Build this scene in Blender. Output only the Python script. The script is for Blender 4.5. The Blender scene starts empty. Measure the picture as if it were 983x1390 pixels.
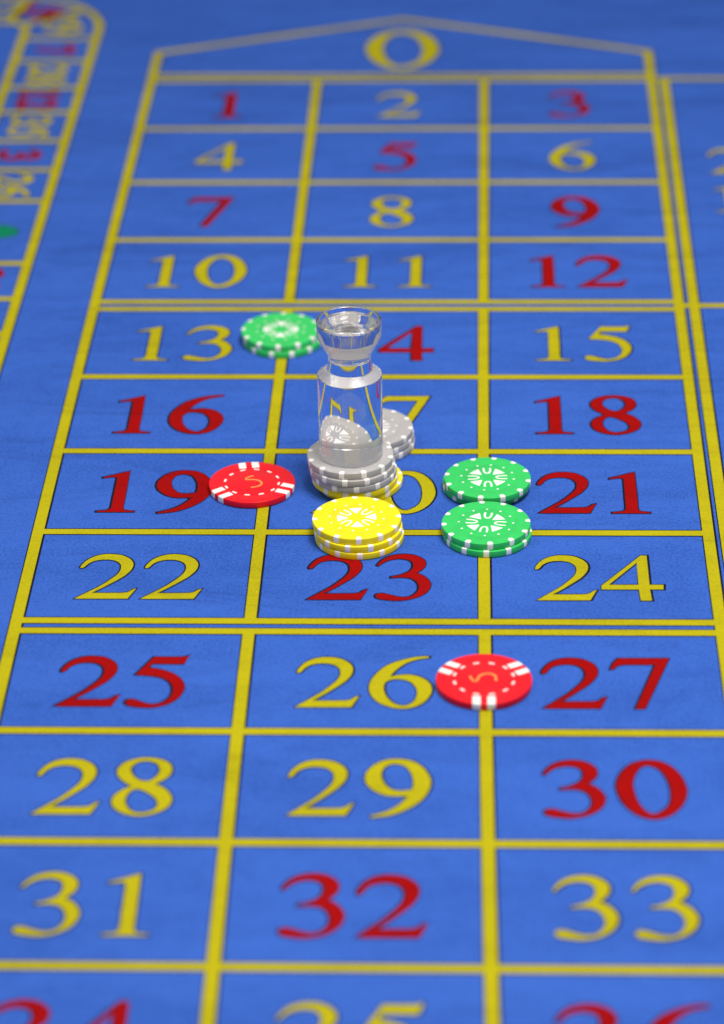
import bpy, bmesh, math, random
from mathutils import Vector, Matrix
from mathutils.geometry import tessellate_polygon

# ------------------------------------------------------------------ scene, camera, light
scene = bpy.context.scene
COL = scene.collection
U = 0.08                      # one layout row in metres (a chip is half a row wide)

cam_data = bpy.data.cameras.new('camera')
cam = bpy.data.objects.new('camera', cam_data)
COL.objects.link(cam)
cam.matrix_world = Matrix((
    (0.9993819382, -0.0025140977, 0.0350630982, 0.19934003),
    (0.0319426830, 0.4813864135, -0.8759262446, -1.84370112),
    (-0.0146767347, 0.8765048775, 0.4811691940, 0.71100375),
    (0, 0, 0, 1)))
cam_data.sensor_fit = 'HORIZONTAL'
cam_data.sensor_width = 36.0
cam_data.lens = 159.02
cam_data.clip_start = 0.05
cam_data.clip_end = 50.0
cam_data.dof.use_dof = True
cam_data.dof.focus_distance = 1.456
cam_data.dof.aperture_fstop = 8.0
scene.camera = cam

world = bpy.data.worlds.new('World')
scene.world = world
world.use_nodes = True
bg = world.node_tree.nodes['Background']
bg.inputs['Color'].default_value = (1.0, 0.955, 0.96, 1)
bg.inputs['Strength'].default_value = 0.34


def area_light(name, loc, target, sx, sy, power, color):
    d = bpy.data.lights.new(name, 'AREA')
    d.shape = 'RECTANGLE'
    d.size, d.size_y = sx, sy
    d.energy = power
    d.color = color
    o = bpy.data.objects.new(name, d)
    COL.objects.link(o)
    o.location = loc
    o.rotation_euler = (Vector(target) - Vector(loc)).to_track_quat('-Z', 'Y').to_euler()
    return o


area_light('ceiling_panel_light', (0.42, -0.80, 1.25), (0.17, -0.64, 0), 0.55, 0.38, 18.2, (1.0, 0.965, 0.93))
area_light('ceiling_panel_light', (-0.75, -0.55, 1.6), (0.15, -0.6, 0), 0.7, 0.5, 5.0, (1.0, 0.97, 0.95))

scene.view_settings.view_transform = 'Standard'
scene.view_settings.look = 'None'
scene.view_settings.exposure = 0.0
scene.view_settings.gamma = 1.0
scene.render.engine = 'CYCLES'
scene.cycles.use_denoising = True
scene.cycles.max_bounces = 24
scene.cycles.transmission_bounces = 24
scene.cycles.glossy_bounces = 12
scene.cycles.transparent_max_bounces = 24
scene.cycles.blur_glossy = 0.3


# ------------------------------------------------------------------ materials
def new_mat(name):
    m = bpy.data.materials.new(name)
    m.use_nodes = True
    nt = m.node_tree
    return m, nt, nt.nodes['Principled BSDF']


def felt_mat(name, color, dark, grain=1.0, sheen=0.0):
    """dyed or printed felt: fibre grain, soft nap blotches and shallow creases, their shade partly put into the colour"""
    m, nt, b = new_mat(name)
    N, L = nt.nodes, nt.links
    geo = N.new('ShaderNodeNewGeometry')

    def noise(scale, detail, rough, vec=None, dist=0.0):
        n = N.new('ShaderNodeTexNoise')
        n.inputs['Scale'].default_value = scale
        n.inputs['Detail'].default_value = detail
        n.inputs['Roughness'].default_value = rough
        n.inputs['Distortion'].default_value = dist
        L.new(vec or geo.outputs['Position'], n.inputs['Vector'])
        return n.outputs['Fac']

    def mrange(src, a, b_, c, d):
        r = N.new('ShaderNodeMapRange')
        r.inputs[1].default_value, r.inputs[2].default_value = a, b_
        r.inputs[3].default_value, r.inputs[4].default_value = c, d
        L.new(src, r.inputs[0])
        return r.outputs[0]

    def mth(op, a, b_):
        n = N.new('ShaderNodeMath')
        n.operation = op
        for i, v in enumerate((a, b_)):
            if isinstance(v, (int, float)):
                n.inputs[i].default_value = v
            else:
                L.new(v, n.inputs[i])
        return n.outputs[0]

    fine = noise(760, 4, 0.8)
    mid = noise(95, 4, 0.65)
    mp = N.new('ShaderNodeMapping')
    mp.inputs['Rotation'].default_value = (0, 0, math.radians(35))
    mp.inputs['Scale'].default_value = (1.0, 2.6, 1.0)
    L.new(geo.outputs['Position'], mp.inputs['Vector'])
    big = noise(9.0, 3, 0.55, mp.outputs['Vector'], 0.6)
    f = mth('MULTIPLY', mrange(fine, 0.3, 0.7, 1 - 0.36 * grain, 1 + 0.36 * grain),
            mth('MULTIPLY', mrange(mid, 0.3, 0.7, 0.92, 1.08), mrange(big, 0.3, 0.7, 0.87, 1.13)))  # broad term: nap mottle plus crease shade painted into the colour
    mix = N.new('ShaderNodeMixRGB')
    mix.inputs[1].default_value = (*dark, 1)
    mix.inputs[2].default_value = (*color, 1)
    L.new(mrange(f, 0.6, 1.3, 0.0, 1.4), mix.inputs[0])
    L.new(mix.outputs[0], b.inputs['Base Color'])
    b.inputs['Roughness'].default_value = 0.92
    b.inputs['Specular IOR Level'].default_value = 0.03
    b.inputs['Sheen Weight'].default_value = sheen
    b.inputs['Sheen Roughness'].default_value = 0.5
    h = mth('ADD', mth('MULTIPLY', fine, 0.0004), mth('MULTIPLY', big, 0.022))
    h = mth('ADD', h, mth('MULTIPLY', mid, 0.0004))
    bp = N.new('ShaderNodeBump')
    bp.inputs['Strength'].default_value = 0.6
    bp.inputs['Distance'].default_value = 1.0
    L.new(h, bp.inputs['Height'])
    L.new(bp.outputs['Normal'], b.inputs['Normal'])
    return m


FELT = felt_mat('blue_felt', (0.0435, 0.127, 0.515), (0.020, 0.067, 0.315), 1.0, 0.0)
P_YELLOW = felt_mat('yellow_print', (0.455, 0.405, 0.009), (0.310, 0.275, 0.007), 0.8)
P_RED = felt_mat('red_print', (0.330, 0.004, 0.004), (0.210, 0.003, 0.003), 0.8)
P_GREEN = felt_mat('green_print', (0.006, 0.230, 0.105), (0.004, 0.160, 0.075), 0.6)
P_BLACK = felt_mat('black_print', (0.012, 0.012, 0.022), (0.008, 0.008, 0.016), 0.5)


def chip_mat(name, color, rough=0.38, ridges=True):
    m, nt, b = new_mat(name)
    N, L = nt.nodes, nt.links
    tc = N.new('ShaderNodeTexCoord')
    n = N.new('ShaderNodeTexNoise')
    n.inputs['Scale'].default_value = 420
    n.inputs['Detail'].default_value = 4
    L.new(tc.outputs['Object'], n.inputs['Vector'])
    r = N.new('ShaderNodeMapRange')
    r.inputs[1].default_value, r.inputs[2].default_value = 0.3, 0.7
    r.inputs[3].default_value, r.inputs[4].default_value = 0.87, 1.06
    n2 = N.new('ShaderNodeTexNoise')               # uneven handling wear, different on every chip
    n2.inputs['Scale'].default_value = 110
    n2.inputs['Detail'].default_value = 5
    n2.inputs['Roughness'].default_value = 0.7
    oi = N.new('ShaderNodeNewGeometry')
    L.new(oi.outputs['Position'], n2.inputs['Vector'])
    av = N.new('ShaderNodeMath')
    av.operation = 'MULTIPLY_ADD'
    L.new(n2.outputs['Fac'], av.inputs[0])
    av.inputs[1].default_value = 0.6
    mh = N.new('ShaderNodeMath')
    mh.operation = 'MULTIPLY'
    L.new(n.outputs['Fac'], mh.inputs[0])
    mh.inputs[1].default_value = 0.4
    L.new(mh.outputs[0], av.inputs[2])
    L.new(av.outputs[0], r.inputs[0])
    mx = N.new('ShaderNodeVectorMath')
    mx.operation = 'SCALE'
    mx.inputs[0].default_value = color
    L.new(r.outputs[0], mx.inputs['Scale'])
    L.new(mx.outputs[0], b.inputs['Base Color'])
    r2 = N.new('ShaderNodeMapRange')
    r2.inputs[1].default_value, r2.inputs[2].default_value = 0.3, 0.7
    r2.inputs[3].default_value, r2.inputs[4].default_value = rough - 0.06, rough + 0.08
    L.new(n.outputs['Fac'], r2.inputs[0])
    L.new(r2.outputs[0], b.inputs['Roughness'])
    b.inputs['Specular IOR Level'].default_value = 0.28
    bp = N.new('ShaderNodeBump')
    bp.inputs['Strength'].default_value = 0.35
    bp.inputs['Distance'].default_value = 0.00006
    if ridges:                                   # fine turned rings on the moulded face
        w = N.new('ShaderNodeTexWave')
        w.wave_type = 'RINGS'
        w.rings_direction = 'Z'
        w.inputs['Scale'].default_value = 560
        w.inputs['Distortion'].default_value = 0.3
        L.new(tc.outputs['Object'], w.inputs['Vector'])
        ad = N.new('ShaderNodeMath')
        ad.operation = 'ADD'
        L.new(w.outputs['Fac'], ad.inputs[0])
        L.new(n.outputs['Fac'], ad.inputs[1])
        L.new(ad.outputs[0], bp.inputs['Height'])
    else:
        L.new(n.outputs['Fac'], bp.inputs['Height'])
    L.new(bp.outputs['Normal'], b.inputs['Normal'])
    return m


C_GREEN = chip_mat('green_clay', (0.034, 0.590, 0.125))
C_YELLOW = chip_mat('yellow_clay', (0.920, 0.760, 0.008))
C_GREY = chip_mat('grey_clay', (0.440, 0.428, 0.420))
C_RED = chip_mat('red_clay', (0.850, 0.006, 0.016))
C_WHITE = chip_mat('white_clay', (0.900, 0.885, 0.850), 0.4, False)
GOLD, _nt, _b = new_mat('gold_foil')
_b.inputs['Base Color'].default_value = (0.75, 0.42, 0.10, 1)
_b.inputs['Metallic'].default_value = 0.3
_b.inputs['Roughness'].default_value = 0.35
ACRYLIC, _nt, _b = new_mat('clear_acrylic')
_b.inputs['Base Color'].default_value = (0.985, 0.985, 0.99, 1)
_b.inputs['Roughness'].default_value = 0.0
_b.inputs['IOR'].default_value = 1.49
_b.inputs['Transmission Weight'].default_value = 1.0

TURNED, _nt, _b = new_mat('lathe_turned_acrylic')          # cut faces left slightly matt by the lathe
_b.inputs['Base Color'].default_value = (0.97, 0.96, 0.97, 1)
_b.inputs['Roughness'].default_value = 0.22
_b.inputs['IOR'].default_value = 1.49
_b.inputs['Transmission Weight'].default_value = 0.72


# ------------------------------------------------------------------ helpers
def mesh_obj(name, verts, faces, mats, parent=None, midx=None, smooth=False):
    me = bpy.data.meshes.new(name)
    me.from_pydata(verts, [], faces)
    for m in mats:
        me.materials.append(m)
    if midx:
        me.polygons.foreach_set('material_index', midx)
    if smooth:
        me.polygons.foreach_set('use_smooth', [True] * len(me.polygons))
    me.update()
    o = bpy.data.objects.new(name, me)
    COL.objects.link(o)
    if parent:
        o.parent = parent
    return o


def tag(o, label, cat, group=None):
    o['label'] = label
    o['category'] = cat
    if group:
        o['group'] = group
    return o


def offset_loop(loop, d):
    """grow a closed 2-D loop (counter-clockwise) outwards by d, mitres limited"""
    n = len(loop)
    out = []
    for i in range(n):
        a, b, c = Vector(loop[i - 1]), Vector(loop[i]), Vector(loop[(i + 1) % n])
        e1, e2 = b - a, c - b
        if e1.length < 1e-9 or e2.length < 1e-9:
            out.append(tuple(b))
            continue
        e1.normalize()
        e2.normalize()
        n1, n2 = Vector((e1.y, -e1.x)), Vector((e2.y, -e2.x))
        s = n1 + n2
        if s.length < 0.3:
            s = n1
        s.normalize()
        k = min(1.6, 1.0 / max(0.4, s.dot(n1)))
        out.append(tuple(b + s * d * k))
    return out


def area2(loop):
    return sum(loop[i - 1][0] * loop[i][1] - loop[i][0] * loop[i - 1][1] for i in range(len(loop)))


class Flat:
    """flat print: layers of filled loops, a little above one another"""
    def __init__(self):
        self.v, self.f, self.m = [], [], []

    def fill(self, loops, z, mi):
        base = len(self.v)
        flat = [p for lp in loops for p in lp]
        tris = tessellate_polygon([[Vector((p[0], p[1], 0)) for p in lp] for lp in loops])
        self.v += [(p[0], p[1], z) for p in flat]
        for t in tris:
            a, b, c = (flat[i] for i in t)
            s = (b[0] - a[0]) * (c[1] - a[1]) - (b[1] - a[1]) * (c[0] - a[0])
            if abs(s) < 1e-14:
                continue
            t = t if s > 0 else (t[0], t[2], t[1])
            self.f.append(tuple(base + i for i in t))
            self.m.append(mi)

    def build(self, name, mats, parent):
        return mesh_obj(name, self.v, self.f, mats, parent, self.m)


def lathe(profile, seg, smooth=True):
    """closed surface of revolution; a profile point with r = 0 becomes a pole"""
    v, f, rings = [], [], []
    for r, z in profile:
        if r < 1e-9:
            rings.append([len(v)])
            v.append((0, 0, z))
        else:
            rings.append(list(range(len(v), len(v) + seg)))
            v += [(r * math.cos(2 * math.pi * k / seg), r * math.sin(2 * math.pi * k / seg), z) for k in range(seg)]
    for a, b in zip(rings, rings[1:]):
        for k in range(seg):
            k2 = (k + 1) % seg
            if len(a) == 1:
                f.append((a[0], b[k2], b[k]))
            elif len(b) == 1:
                f.append((a[k], a[k2], b[0]))
            else:
                f.append((a[k], a[k2], b[k2], b[k]))
    return v, f


# ------------------------------------------------------------------ the table and its printed layout
W, G, LW, LH, OUT = 1.27574, 0.10686, 0.064, 0.059, 0.0095     # column width, gap of a double line, line width, black edge (rows)
ROW = [0.0, -0.985, -1.999, -3.006, -4.004, -4.115, -5.112, -6.115, -7.110, -8.104, -8.212, -9.212, -10.210, -11.21, -12.21, -12.32]
Z_BLACK_H, Z_BLACK_V, Z_COL_H, Z_COL_V, Z_NUM = 0.00006, 0.00008, 0.00010, 0.00012, 0.00011


def wx(x, y):
    """the cloth is stretched a little unevenly: printed lines drift sideways"""
    y = max(-12.5, min(2.0, y))
    return x - 6.08482464e-05 * y ** 3 - 3.68833171e-04 * y ** 2 + 2.14387814e-03 * y + 7.14118668e-03


def pt(x, y):
    return (wx(x, y) * U, y * U)


tabletop = mesh_obj('tabletop', *(lambda x0, x1, y0, y1: (
    [(x0, y0, 0), (x1, y0, 0), (x1, y1, 0), (x0, y1, 0), (x0, y0, -.02), (x1, y0, -.02), (x1, y1, -.02), (x0, y1, -.02)],
    [(0, 1, 2, 3), (7, 6, 5, 4), (0, 4, 5, 1), (1, 5, 6, 2), (2, 6, 7, 3), (3, 7, 4, 0)]))(-0.75, 1.15, -1.15, 0.75), [FELT])
tabletop['kind'] = 'structure'
tabletop['label'] = 'table covered in blue felt with a printed roulette layout'


def stripe(name, pts, z_black, z_col, width=LW, col=P_YELLOW, closed=False, shift=0.003):
    """printed line along pts (row units, straight steps): black edge under a coloured core"""
    fl = Flat()

    def side(d, sx):
        L, R = [], []
        n = len(pts)
        for i in range(n):
            p = Vector(pts[i])
            a = Vector(pts[i - 1]) if i else p
            b = Vector(pts[i + 1]) if i < n - 1 else p
            e1 = (p - a).normalized() if i else (b - p).normalized()
            e2 = (b - p).normalized() if i < n - 1 else e1
            t = (e1 + e2).normalized()
            k = 1.0 / max(0.5, t.dot(e1))
            nrm = Vector((-t.y, t.x)) * d * k
            ext = Vector((0, 0))
            if i == 0:
                ext = -e1 * (d - width / 2)
            elif i == n - 1:
                ext = e1 * (d - width / 2)
            L.append(pt(*(p + nrm + ext + Vector((sx, 0)))))
            R.append(pt(*(p - nrm + ext + Vector((sx, 0)))))
        return L, R
    for d, z, mi, sx in ((width / 2 + OUT, z_black, 0, shift), (width / 2, z_col, 1, 0.0)):
        L, R = side(d, sx)
        b = len(fl.v)
        n = len(L)
        fl.v += [(x, y, z) for x, y in L] + [(x, y, z) for x, y in R]
        for i in range(n - 1):
            fl.f.append((b + i, b + n + i, b + n + i + 1, b + i + 1))
            fl.m.append(mi)
    return fl.build(name, [P_BLACK, col], tabletop)


def vline(x, y0, y1):
    n = max(2, int(abs(y1 - y0) * 2))
    return [(x, y0 + (y1 - y0) * i / n) for i in range(n + 1)]


h = LW / 2
# outer sides run through, up to the shoulders of the zero field
for x, ytop in ((0.0, 0.596), (3 * W, 0.602)):
    stripe('grid_line', vline(x, ytop, ROW[15] - h), Z_BLACK_V, Z_COL_V)
# inner sides stop at the double lines
for x in (W, 2 * W):
    for a, b in ((ROW[0], ROW[4]), (ROW[5], ROW[9]), (ROW[10], ROW[14])):
        stripe('grid_line', vline(x, a, b), Z_BLACK_V, Z_COL_V)
for y in ROW + [G]:
    stripe('grid_line', [(0 + h * .4, y), (1.5 * W, y), (3 * W - h * .4, y)], Z_BLACK_H, Z_COL_H, LH)
stripe('grid_line', [(-0.02, 0.590), (1.905, 1.345), (3 * W + 0.02, 0.596)], Z_BLACK_H, Z_COL_H)
# side bets to the right of the numbers
XE = 3.925
stripe('grid_line', vline(XE, 0.03, ROW[15] - h), Z_BLACK_V, Z_COL_V)
for y in (0.02, (ROW[4] + ROW[5]) / 2, (ROW[9] + ROW[10]) / 2, ROW[15]):
    stripe('grid_line', [(3 * W, y), (4.6, y), (6.2, y)], Z_BLACK_H, Z_COL_H, LH)

GLYPHS = {
    '0': '167,512 197,510 226,501 253,484 278,459 300,427 319,388 333,343 343,291 347,242 342,195 331,150 316,110 298,76 275,45 252,21 228,4 202,-8 177,-12 150,-9 123,2 97,20 73,45 51,77 32,114 17,158 6,206 0,252 1,293 8,333 19,371 35,408 55,443 78,471 106,492 137,506|165,466 183,461 204,449 222,430 237,403 249,368 259,332 266,291 269,248 269,206 266,167 260,129 248,96 228,66 202,41 179,27 160,30 142,44 127,65 113,92 101,126 92,163 85,204 81,247 80,288 83,322 90,356 98,386 107,409 117,430 128,446 140,457 152,465',
    '1': '148,500 148,437 149,374 149,313 150,249 150,185 150,133 150,104 149,74 150,51 152,42 155,33 159,27 167,22 177,19 187,16 197,14 209,13 220,12 219,1 3,0 2,11 15,13 27,15 38,17 49,19 59,22 67,26 73,33 78,42 81,54 82,88 82,134 81,179 82,224 82,270 82,312 82,348 82,384 82,410 80,418 77,424 73,428 66,429 58,429 49,428 35,425 18,421 1,416 0,427 18,436 37,445 54,453 70,461 85,469 101,477 116,485 132,493',
    '2': '0,348 1,359 4,373 9,386 17,405 28,426 40,444 55,460 71,474 88,485 108,493 128,498 149,500 171,499 195,495 216,489 233,480 249,467 263,454 274,441 283,425 290,409 294,393 296,375 295,357 293,339 289,321 283,305 274,286 264,267 254,249 240,230 224,210 209,192 188,168 165,141 144,118 126,98 108,80 90,63 121,63 152,63 182,63 210,64 237,64 260,65 271,67 282,70 292,75 300,82 307,92 314,100 321,105 329,109 336,113 297,2 248,2 198,1 149,1 100,1 52,0 3,0 20,18 38,38 57,58 82,85 111,117 137,147 157,175 177,205 194,231 204,248 214,267 221,285 226,301 229,319 230,336 229,352 228,367 224,381 218,394 209,407 200,416 188,425 174,431 159,435 143,437 127,437 111,435 98,432 84,427 71,420 61,413 52,403 43,393 36,380 30,366 24,354 19,348 14,342 9,340 5,340 2,342',
    '3': '1,381 10,404 20,426 31,445 44,461 59,475 74,486 92,495 111,502 130,506 149,508 168,507 186,504 203,498 220,489 235,479 246,467 257,453 266,438 270,426 272,412 272,397 271,383 268,369 264,356 258,344 249,331 241,320 234,311 226,303 218,296 230,289 242,282 254,272 265,259 277,243 286,227 293,212 298,196 302,179 302,162 301,144 298,128 292,109 285,91 276,75 264,59 249,45 234,32 217,21 198,11 179,3 161,-2 143,-6 125,-8 106,-8 88,-5 70,-2 53,1 36,5 23,10 15,15 8,21 3,27 1,32 0,39 1,45 3,51 7,58 11,62 17,66 25,68 33,69 44,67 56,63 69,58 81,51 95,44 108,38 123,33 137,29 152,27 165,27 178,30 191,35 201,43 211,55 220,67 226,79 232,93 236,107 238,120 239,135 238,150 236,165 232,181 227,194 220,207 212,219 203,228 192,236 179,242 167,245 154,247 141,247 127,247 113,246 98,244 84,242 84,255 98,258 112,263 127,269 143,279 160,290 174,302 183,313 191,326 197,340 201,352 203,366 203,380 202,395 200,409 196,421 189,431 180,440 171,446 159,451 145,455 131,457 118,457 104,454 91,450 77,444 64,437 52,429 42,419 32,408 24,397 19,390 14,382 9,374',
    '4': '231,500 265,500 266,172 343,173 340,122 266,122 271,0 210,0 205,121 0,120 0,161|206,419 205,172 41,171',
    '5': '114,495 141,494 167,494 193,494 219,493 244,494 265,495 278,499 290,505 300,512 276,424 247,425 219,425 191,426 163,426 136,426 109,426 94,384 114,380 133,375 153,368 174,359 196,348 216,335 233,321 250,304 264,286 274,269 284,249 290,229 294,212 297,193 297,173 294,151 289,128 283,108 274,88 263,68 251,52 236,36 220,23 204,12 183,3 161,-4 139,-9 117,-10 96,-8 76,-6 57,-3 38,2 23,7 15,12 8,19 3,26 1,32 0,40 1,48 4,56 9,63 14,67 22,70 30,71 39,69 49,65 60,58 70,52 82,44 93,37 105,31 119,25 133,21 147,20 162,22 177,28 190,36 202,47 213,61 222,76 229,90 234,107 238,124 239,140 239,157 238,172 235,192 230,212 224,229 215,245 204,258 192,270 179,280 164,288 150,294 132,300 113,304 93,307 73,310 51,312 30,314',
    '6': '312,512 289,511 265,508 242,503 216,495 189,483 163,470 138,456 114,439 92,420 73,397 55,370 39,342 27,316 16,288 7,260 3,237 0,212 0,187 2,162 7,137 14,114 25,91 38,69 52,50 70,33 90,19 111,7 132,-2 155,-8 177,-10 199,-8 221,-2 242,8 261,23 280,42 296,64 308,88 319,116 327,143 329,162 330,184 328,204 323,224 316,244 308,260 295,277 280,293 264,305 247,315 229,321 211,325 193,326 176,324 159,321 142,317 126,311 109,305 116,325 125,345 134,364 148,386 164,410 181,430 198,447 217,462 237,473 260,483 285,491 311,497|155,280 173,277 192,271 208,261 221,247 232,229 241,211 247,194 251,175 253,156 253,132 250,106 245,83 237,64 228,48 218,35 206,25 193,19 179,17 163,21 147,30 131,43 117,61 104,83 93,107 86,130 81,155 78,179 77,199 78,219 81,236 88,251 97,263 108,272 122,278 138,281',
    '7': '0,386 5,407 10,427 16,446 25,464 35,482 46,498 92,498 138,499 183,499 227,499 271,500 314,500 162,0 114,0 240,437 206,438 172,438 141,438 115,438 90,437 69,436 58,434 47,430 37,423 29,414 22,402 16,389',
    '8': '147,512 169,510 192,506 213,499 231,489 249,476 263,461 272,444 278,423 281,403 280,383 276,362 269,345 260,329 250,316 238,304 227,293 214,283 202,274 220,263 238,250 254,235 268,216 281,195 291,173 296,156 299,137 299,117 295,97 288,77 279,60 265,43 248,28 230,15 206,3 178,-7 150,-12 122,-10 95,-2 71,8 52,21 33,38 18,56 10,73 3,95 0,116 1,136 5,155 11,172 21,189 33,205 45,218 59,231 74,242 90,252 71,268 53,285 37,303 25,321 14,341 7,361 4,376 4,394 6,410 13,429 23,449 34,465 50,479 69,491 88,500 107,507 127,511|146,482 164,479 182,472 197,460 207,444 214,423 219,402 219,386 216,368 211,353 205,339 197,326 189,315 180,306 171,300 161,297 148,298 132,303 118,312 106,322 95,337 86,353 79,370 73,391 71,410 76,430 84,448 94,462 109,472 128,480|114,228 129,224 147,214 165,201 183,185 200,167 214,149 222,132 229,112 232,92 230,74 224,57 217,44 200,31 179,21 158,15 140,16 123,21 108,31 95,45 84,64 75,84 70,101 67,121 67,140 69,159 74,178 81,194 90,209 102,222',
    '9': '159,512 183,510 207,505 231,496 251,481 270,462 287,440 302,414 314,384 323,356 328,334 331,311 330,287 328,260 322,231 314,205 303,176 289,148 273,123 253,98 231,75 208,55 184,36 158,20 131,7 101,-3 68,-9 35,-14 33,-2 62,11 90,25 115,40 136,57 155,77 174,99 190,123 206,150 221,178 209,177 195,176 182,176 163,176 141,175 119,178 100,185 81,195 64,208 47,224 32,243 19,262 11,280 4,300 1,321 0,344 2,367 7,388 16,411 28,433 41,452 57,470 76,486 95,499 116,507 137,511|156,467 170,463 186,457 200,446 212,429 223,406 231,383 237,361 241,338 243,314 244,289 242,262 239,236 220,229 200,224 181,223 165,224 148,228 134,237 120,252 107,271 97,292 89,316 84,343 81,368 83,391 88,413 95,431 103,444 113,454 124,461 134,465 145,467',
}

GL = {}
for _k, _s in GLYPHS.items():
    loops = [[tuple(int(c) / 1000 for c in p.split(',')) for p in lp.split()] for lp in _s.split('|')]
    GL[_k] = [lp if area2(lp) > 0 else lp[::-1] for lp in loops]      # all counter-clockwise; [0] outline, rest holes
LSB = {'0': .02, '1': .075, '2': .015, '3': .03, '4': .013, '5': .02, '6': .035, '7': .015, '8': .045, '9': .035}
RSB = {'0': .03, '1': .068, '2': .014, '3': .042, '4': .012, '5': .03, '6': .035, '7': .01, '8': .035, '9': .035}
GWID = {k: max(p[0] for p in v[0]) for k, v in GL.items()}
REDS = {1, 3, 5, 7, 9, 12, 14, 16, 18, 19, 21, 23, 25, 27, 30, 32, 34, 36}


def number(text, cx, cy, scale=1.0, rot=0.0, col=P_YELLOW, cname='yellow', edge=OUT, on_track=False, bold=0.0):
    """printed number, ink centred on (cx, cy) in row units; rot in radians"""
    x, places = 0.0, []
    for i, ch in enumerate(text):
        if i:
            x += LSB[ch]
        places.append((ch, x))
        x += GWID[ch] + RSB[ch]
    width = x - RSB[text[-1]]
    fl = Flat()
    ca, sa = math.cos(rot), math.sin(rot)
    sh = 0.0013 * cx if cname == 'yellow' else -0.0055 + 0.0008 * cx          # the coloured screen is slightly out of register

    def tr(p, ox, dx=0.0):
        lx, ly = (p[0] + ox - width / 2) * scale, (p[1] - 0.25) * scale
        return pt(cx + lx * ca - ly * sa + dx, cy + lx * sa + ly * ca)
    for ch, ox in places:
        lps = GL[ch]
        e = edge / scale
        if bold:
            lps = [offset_loop(lps[0], bold)] + [offset_loop(lp, -bold) for lp in lps[1:]]
        outer = [offset_loop(lps[0], e)] + [offset_loop(lp, -e) for lp in lps[1:]]
        fl.fill([[tr(p, ox, sh) for p in lp] for lp in outer], Z_BLACK_H, 0)
        fl.fill([[tr(p, ox) for p in lp] for lp in lps], Z_NUM, 1)
    o = fl.build('number', [P_BLACK, col], tabletop)
    o['label'] = '%s printed number %s%s' % (cname, text, ' on the curved wheel track' if on_track else '')
    return o


def colour_of(n):
    return (P_RED, 'red') if n in REDS else (P_YELLOW, 'yellow')


BOT = [ROW[1], ROW[2], ROW[3], ROW[4], ROW[6], ROW[7], ROW[8], ROW[9], ROW[11], ROW[12], ROW[13], ROW[14]]
for n in range(1, 37):
    c, nm = colour_of(n)
    r, k = divmod(n - 1, 3)
    number(str(n), (k + 0.5) * W, BOT[r] + 0.234 + 0.25, 1.0, 0.0, c, nm)
number('0', 1.912, 0.665, 1.66)

# the wheel track to the left, its numbers turned a quarter
XO, XI = -0.525, -1.112
CX, CY, RO, RI = -1.285, 1.13, 0.76, 0.173
n_arc = 18
arc = lambda R_: [(CX + R_ * math.cos(math.pi / 2 * i / n_arc), CY + R_ * math.sin(math.pi / 2 * i / n_arc)) for i in range(n_arc + 1)]
stripe('track_line', vline(XO, -12.5, CY)[:-1] + arc(RO) + [(-2.4, CY + RO)], Z_BLACK_V, Z_COL_V)
stripe('track_line', vline(XI, -12.5, CY)[:-1] + arc(RI) + [(-2.4, CY + RI)], Z_BLACK_V, Z_COL_V)
SEPS = [0.93, 0.424, -0.143, -0.65, -1.211, -1.763, -2.331, -3.392, -3.957, -4.491, -5.03, -5.57, -6.11]
for y in SEPS:
    stripe('track_line', [(XI + h, y), (-0.8, y), (XO - h, y)], Z_BLACK_H, Z_COL_H, LW * 0.95)
for a in (38, 82):
    c_, s_ = math.cos(math.radians(a)), math.sin(math.radians(a))
    stripe('track_line', [(CX + (RI + h) * c_, CY + (RI + h) * s_), (CX + 0.45 * c_, CY + 0.45 * s_), (CX + (RO - h) * c_, CY + (RO - h) * s_)],
           Z_BLACK_H, Z_COL_H, LW * 0.95)
XM = (XO + XI) / 2
for n, y in ((7, 0.68), (28, 0.14), (12, -0.396), (35, -0.93), (3, -1.487), (26, -2.047), (32, -3.674), (15, -4.224), (19, -4.76)):
    c, nm = colour_of(n)
    number(str(n), XM, y, 0.56, -math.pi / 2, c, nm, OUT * 0.8, True, 0.022)
for n, a, r in ((29, 14, 0.47), (18, 60, 0.46), (22, 101, 0.46)):
    c, nm = colour_of(n)
    ar = math.radians(a)
    number(str(n), CX + r * math.cos(ar), CY + r * math.sin(ar), 0.56, ar - math.pi / 2, c, nm, OUT * 0.8, True, 0.022)
fl = Flat()
ell = lambda a, b, k: [(math.cos(t * math.pi / 24) * a, math.sin(t * math.pi / 24) * b) for t in range(48)]
fl.fill([[pt(XM - 0.01 + p[0], -2.865 + p[1]) for p in ell(.182, .118, 0)]], Z_BLACK_H, 0)
fl.fill([[pt(XM - 0.01 + p[0], -2.865 + p[1]) for p in ell(.174, .110, 0)]], Z_NUM, 1)
o = fl.build('track_spot', [P_BLACK, P_GREEN], tabletop)
o['label'] = 'green printed oval on the wheel track'
# the two figures just entering at the right edge
number('2', 4.155 + GWID['2'] * .48, -1.61, 0.92)
number('1', 4.165 + GWID['1'] * .48, -2.30, 0.92)

# ------------------------------------------------------------------ chips
R, T, PITCH = 0.0202, 0.0033, 0.00336
BEV, BOT_BEV = 0.00034, 0.00062


def body_profile():
    p = [(0, 0), (R - BOT_BEV, 0)]
    p += [(R - BOT_BEV + BOT_BEV * math.sin(a), BOT_BEV - BOT_BEV * math.cos(a)) for a in (math.pi / 6, math.pi / 3, math.pi / 2)]
    p += [(R - BEV + BEV * math.cos(a), T - BEV + BEV * math.sin(a)) for a in (0, math.pi / 6, math.pi / 3, math.pi / 2)]
    p += [(0.672 * R, T), (0.662 * R, T - 0.00010), (0.645 * R, T - 0.00010), (0.635 * R, T), (0, T)]
    return p


BODY_V, BODY_F = lathe(body_profile(), 96)


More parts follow.
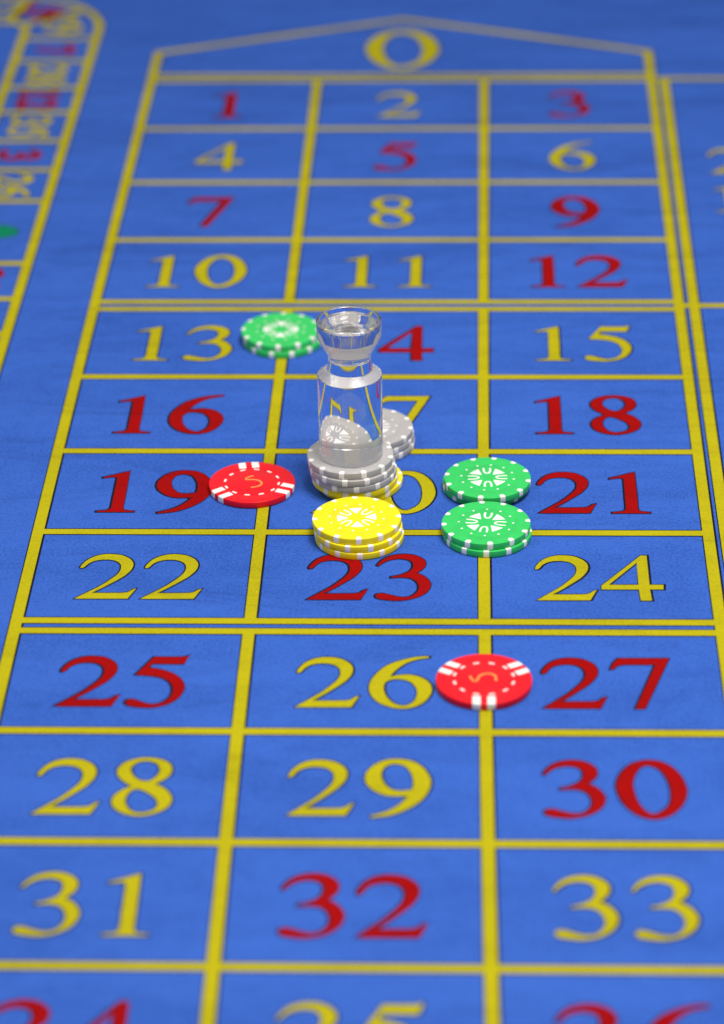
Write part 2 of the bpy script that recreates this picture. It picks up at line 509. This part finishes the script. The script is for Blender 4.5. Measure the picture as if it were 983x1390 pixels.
def body_mesh(mat):
    me = bpy.data.meshes.new('body')
    me.from_pydata(BODY_V, [], BODY_F)
    me.materials.append(mat)
    me.polygons.foreach_set('use_smooth', [True] * len(me.polygons))
    me.set_sharp_from_angle(angle=math.radians(35))
    me.update()
    return me


def spot_mesh(r_in, half, parallel=False, proud=0.00005, off=0.0):
    """inlay that wraps from the face over the rim to the underside; rounded inner end"""
    e = proud
    prof = [(r_in, T + e), ((r_in + R) / 2, T + e), (R - BEV, T + e)]
    prof += [(R - BEV + (BEV + e) * math.cos(a), T - BEV + (BEV + e) * math.sin(a)) for a in (math.pi / 3, math.pi / 6, 0)]
    prof += [(R + e, T / 2), (R + e, BOT_BEV), (R - BOT_BEV * 0.3 + e, BOT_BEV * 0.3)]
    v, f = [], []
    n = 6
    for j, (r, z) in enumerate(prof):
        for i in range(n + 1):
            t = -1 + 2 * i / n
            if parallel:
                lat = off + t * half
                rr = r
                v.append((math.sqrt(max(rr * rr - lat * lat, 1e-10)) if j else r_in, lat, z))
            else:
                hw = half
                rr = r + (0.0006 * t * t if j == 0 else 0)     # rounded inner end
                a = t * hw / R
                v.append((rr * math.cos(a), rr * math.sin(a), z))
    m = n + 1
    for j in range(len(prof) - 1):
        for i in range(n):
            f.append((j * m + i, (j + 1) * m + i, (j + 1) * m + i + 1, j * m + i + 1))
    # skirts down into the body so the inlay has a closed edge
    b = len(v)
    inner = [(r - (0.0002 if j > 1 else 0), z - (0.0002 if j < 4 else 0)) for j, (r, z) in enumerate(prof)]
    for s in (0, n):
        for j in range(len(prof)):
            x, y, z = v[j * m + s]
            k = inner[j][0] / prof[j][0]
            v.append((x * k, y * k, inner[j][1]))
    k0, k1 = b, b + len(prof)
    for j in range(len(prof) - 1):
        f.append((j * m, k0 + j, k0 + j + 1, (j + 1) * m))
        f.append((j * m + n, (j + 1) * m + n, k1 + j + 1, k1 + j))
    me = bpy.data.meshes.new('edge_spot')
    me.from_pydata(v, [], f)
    me.materials.append(C_WHITE)
    me.polygons.foreach_set('use_smooth', [True] * len(me.polygons))
    me.set_sharp_from_angle(angle=math.radians(50))
    me.update()
    return me


def plate_mesh(name, loops, mat, z0=T - 0.00004, z1=T + 0.00003):
    """thin printed / inlaid shapes on a chip face, each a shallow prism"""
    v, f = [], []
    for lp in loops:
        if area2(lp) < 0:
            lp = lp[::-1]
        n, b = len(lp), len(v)
        v += [(x, y, z1) for x, y in lp] + [(x, y, z0) for x, y in lp]
        tris = tessellate_polygon([[Vector((x, y, 0)) for x, y in lp]])
        for t in tris:
            a_, b_, c_ = (lp[i] for i in t)
            s = (b_[0] - a_[0]) * (c_[1] - a_[1]) - (b_[1] - a_[1]) * (c_[0] - a_[0])
            f.append(tuple(b + i for i in (t if s > 0 else (t[0], t[2], t[1]))))
        for i in range(n):
            j = (i + 1) % n
            f.append((b + i, b + n + i, b + n + j, b + j))
    me = bpy.data.meshes.new(name)
    me.from_pydata(v, [], f)
    me.materials.append(mat)
    me.update()
    return me


def ribbon(path, w):
    P = [Vector(p) for p in path]
    L, Rr = [], []
    for i, p in enumerate(P):
        t = (P[min(i + 1, len(P) - 1)] - P[max(i - 1, 0)]).normalized()
        n = Vector((-t.y, t.x))
        L.append(tuple(p + n * w / 2))
        Rr.append(tuple(p - n * w / 2))
    return L + Rr[::-1]


def polar(r, deg):
    return (r * R * math.cos(math.radians(deg)), r * R * math.sin(math.radians(deg)))


WEDGE = [(0.19 * R, -0.012 * R), (0.19 * R, 0.012 * R), polar(0.455, 19.5), polar(0.445, 10), polar(0.442, 0), polar(0.445, -10), polar(0.455, -19.5)]
LOOP_PATH = [(0.455, 0.076), (0.38, 0.078), (0.30, 0.072), (0.235, 0.052), (0.203, 0.020), (0.203, -0.020),
             (0.235, -0.052), (0.30, -0.072), (0.38, -0.078), (0.455, -0.076)]
LOOP = ribbon([(x * R, y * R) for x, y in LOOP_PATH], 0.046 * R)
ME_WEDGE = plate_mesh('emblem_wedge', [WEDGE], C_WHITE)
ME_LOOP = plate_mesh('emblem_loop', [LOOP], C_WHITE)
DOTS = [[(0.61 * R * math.cos(math.radians(k * 30)) + 0.028 * R * math.cos(t * math.pi / 5),
          0.61 * R * math.sin(math.radians(k * 30)) + 0.028 * R * math.sin(t * math.pi / 5)) for t in range(10)] for k in range(12)]
ME_DOTS = plate_mesh('dot_ring', DOTS, C_WHITE)
ME_SPOT = spot_mesh(0.885 * R, 0.00125)
ME_BODY = {'green': body_mesh(C_GREEN), 'yellow': body_mesh(C_YELLOW), 'grey': body_mesh(C_GREY), 'red': body_mesh(C_RED)}
ME_BLOCK = [spot_mesh(0.69 * R, 0.00168, True, off=s * 0.0031) for s in (-1, 1)]


def dash(k):
    a0 = k * 30 + 15
    return [polar(0.655, a0 - 5.6), polar(0.655, a0 + 5.6), polar(0.605, a0 + 5.6), polar(0.605, a0 - 5.6)]


ME_DASH = plate_mesh('dash', [dash(0)], C_WHITE)
FIVE = [(x / 406 * 1.0 * R, y / 406 / 0.47 * R) for x, y in [(16, 58), (-20, 50), (-54, 38), (-56, 24), (-20, 24), (16, 23), (50, 17), (76, 6), (92, -12), (84, -28), (62, -40), (31, -46), (-14, -50)]]
ME_FIVE = plate_mesh('numeral', [ribbon(FIVE, 0.046 * R)], GOLD)


def child(name, me, parent, rot=0.0):
    o = bpy.data.objects.new(name, me)
    COL.objects.link(o)
    o.parent = parent
    o.rotation_euler = (0, 0, rot)
    return o


def make_chip(kind, x, y, level, spot_deg, emblem_deg, label, group):
    root = bpy.data.objects.new('casino_chip', None)
    root.empty_display_size = 0.01
    COL.objects.link(root)
    root.location = (x, y, 0.00013 + level * PITCH)
    tag(root, label, 'chip', group)
    child('body', ME_BODY[kind], root)
    if kind == 'red':
        for k in range(3):
            for m in ME_BLOCK:
                child('edge_block', m, root, math.radians(spot_deg + 120 * k))
        for k in range(12):
            child('dash', ME_DASH, root, math.radians(spot_deg + 30 * k))
        child('numeral', ME_FIVE, root, math.radians(emblem_deg))
    else:
        for k in range(12):
            child('edge_spot', ME_SPOT, root, math.radians(-90 + spot_deg + 30 * k))
        for k in range(4):
            child('emblem_wedge', ME_WEDGE, root, math.radians(45 + emblem_deg + 90 * k))
            child('emblem_loop', ME_LOOP, root, math.radians(emblem_deg + 90 * k))
        child('dot_ring', ME_DOTS, root, math.radians(spot_deg + emblem_deg))
    return root


GG, GY, GS, GR = 'green chips on the layout', 'yellow chips on the layout', 'grey chips on the layout', 'red chips on the layout'
CHIPS = [
    ('red', 0.0953, -0.5267, 0, 98.5, 5, 'red chip with gold 5 lying beside the number 19', GR),
    ('red', 0.2036, -0.7005, 0, 30, 78, 'red chip with gold 5 lying between the numbers 26 and 27', GR),
    ('green', 0.1013, -0.3690, 0, -13.8, 20, 'green chip at the bottom of the pair beside number 13', GG),
    ('green', 0.1003, -0.3679, 1, -1, 45, 'green chip on top of the pair beside number 13, left of the clear marker', GG),
    ('green', 0.2047, -0.5250, 0, 13.8, 30, 'lower green chip of the pair nearer to number 18, by 21', GG),
    ('green', 0.2055, -0.5279, 1, -9.4, 2, 'upper green chip of the pair nearer to number 18, by 21', GG),
    ('green', 0.2053, -0.5722, 0, -1.3, 10, 'lower green chip of the pair on the line above number 24', GG),
    ('green', 0.2047, -0.5712, 1, 5.4, -8, 'upper green chip of the pair on the line above number 24', GG),
    ('yellow', 0.1472, -0.5747, 0, 2.6, 15, 'bottom yellow chip of the stack of three above number 23', GY),
    ('yellow', 0.1466, -0.5743, 1, -11.5, 30, 'middle yellow chip of the stack of three above number 23', GY),
    ('yellow', 0.1460, -0.5730, 2, 4.6, 50, 'top yellow chip of the stack of three above number 23', GY),
    ('yellow', 0.1456, -0.5211, 0, 12, 0, 'lower yellow chip lying on the felt under the grey stack, shifted right', GY),
    ('yellow', 0.1435, -0.5237, 1, -10.6, 0, 'upper yellow chip directly under the three grey chips of the marker stack', GY),
    ('grey', 0.1429, -0.5243, 2, 5.9, 0, 'lowest grey chip in the stack under the clear marker, on yellow', GS),
    ('grey', 0.1422, -0.5245, 3, -7.4, 0, 'middle grey chip in the stack under the clear marker', GS),
    ('grey', 0.1415, -0.5234, 4, -9.7, 0, 'top grey chip on which the clear marker stands', GS),
    ('grey', 0.1506, -0.4826, 0, 13.3, 0, 'bottom grey chip of the stack half hidden behind the clear marker', GS),
    ('grey', 0.1502, -0.4826, 1, 6.9, 0, 'middle grey chip of the stack half hidden behind the clear marker', GS),
    ('grey', 0.1497, -0.4828, 2, -3.7, 8, 'top grey chip of the stack half hidden behind the clear marker', GS),
]
for c in CHIPS:
    make_chip(*c)

# ------------------------------------------------------------------ the clear marker
mz = 0.00013 + 5 * PITCH + 0.0001
prof = [(0, 0), (14.5, 0), (14.9, 0.35), (14.95, 41.1), (14.75, 41.4), (10.7, 44.2), (10.4, 44.5),
        (9.75, 50.4), (9.6, 50.7), (9.75, 51.1), (10.8, 53.5), (13.3, 57.7), (13.6, 58.2), (14.8, 60.6), (14.95, 61.2),
        (15.0, 68.4), (14.8, 68.75), (13.9, 68.9), (13.5, 68.6), (12.9, 66.9), (12.5, 66.7), (0, 66.7)]
dense = [prof[0]]
for a, b in zip(prof, prof[1:]):                      # holding rings keep long faces straight right up to their edges
    d = math.hypot(b[0] - a[0], b[1] - a[1])
    if d > 0.9:
        for t in (0.06 / d, 1 - 0.06 / d):
            q = (a[0] + (b[0] - a[0]) * t, a[1] + (b[1] - a[1]) * t)
            if q[0] > 0.05:
                dense.append(q)
    dense.append(b)
v, f = lathe([(r / 1000, z / 1000) for r, z in dense], 192)
marker = mesh_obj('win_marker', v, f, [ACRYLIC, TURNED], None, [1 if (
    0.0105 < max((v[i][0] ** 2 + v[i][1] ** 2) ** .5 for i in q) and 0.0412 < min(v[i][2] for i in q) and max(v[i][2] for i in q) < 0.0443) else 0 for q in f], True)
marker.data.set_sharp_from_angle(angle=math.radians(60))
marker.location = (0.1419, -0.5234, mz)
tag(marker, 'clear acrylic roulette marker standing on the grey chips', 'marker')
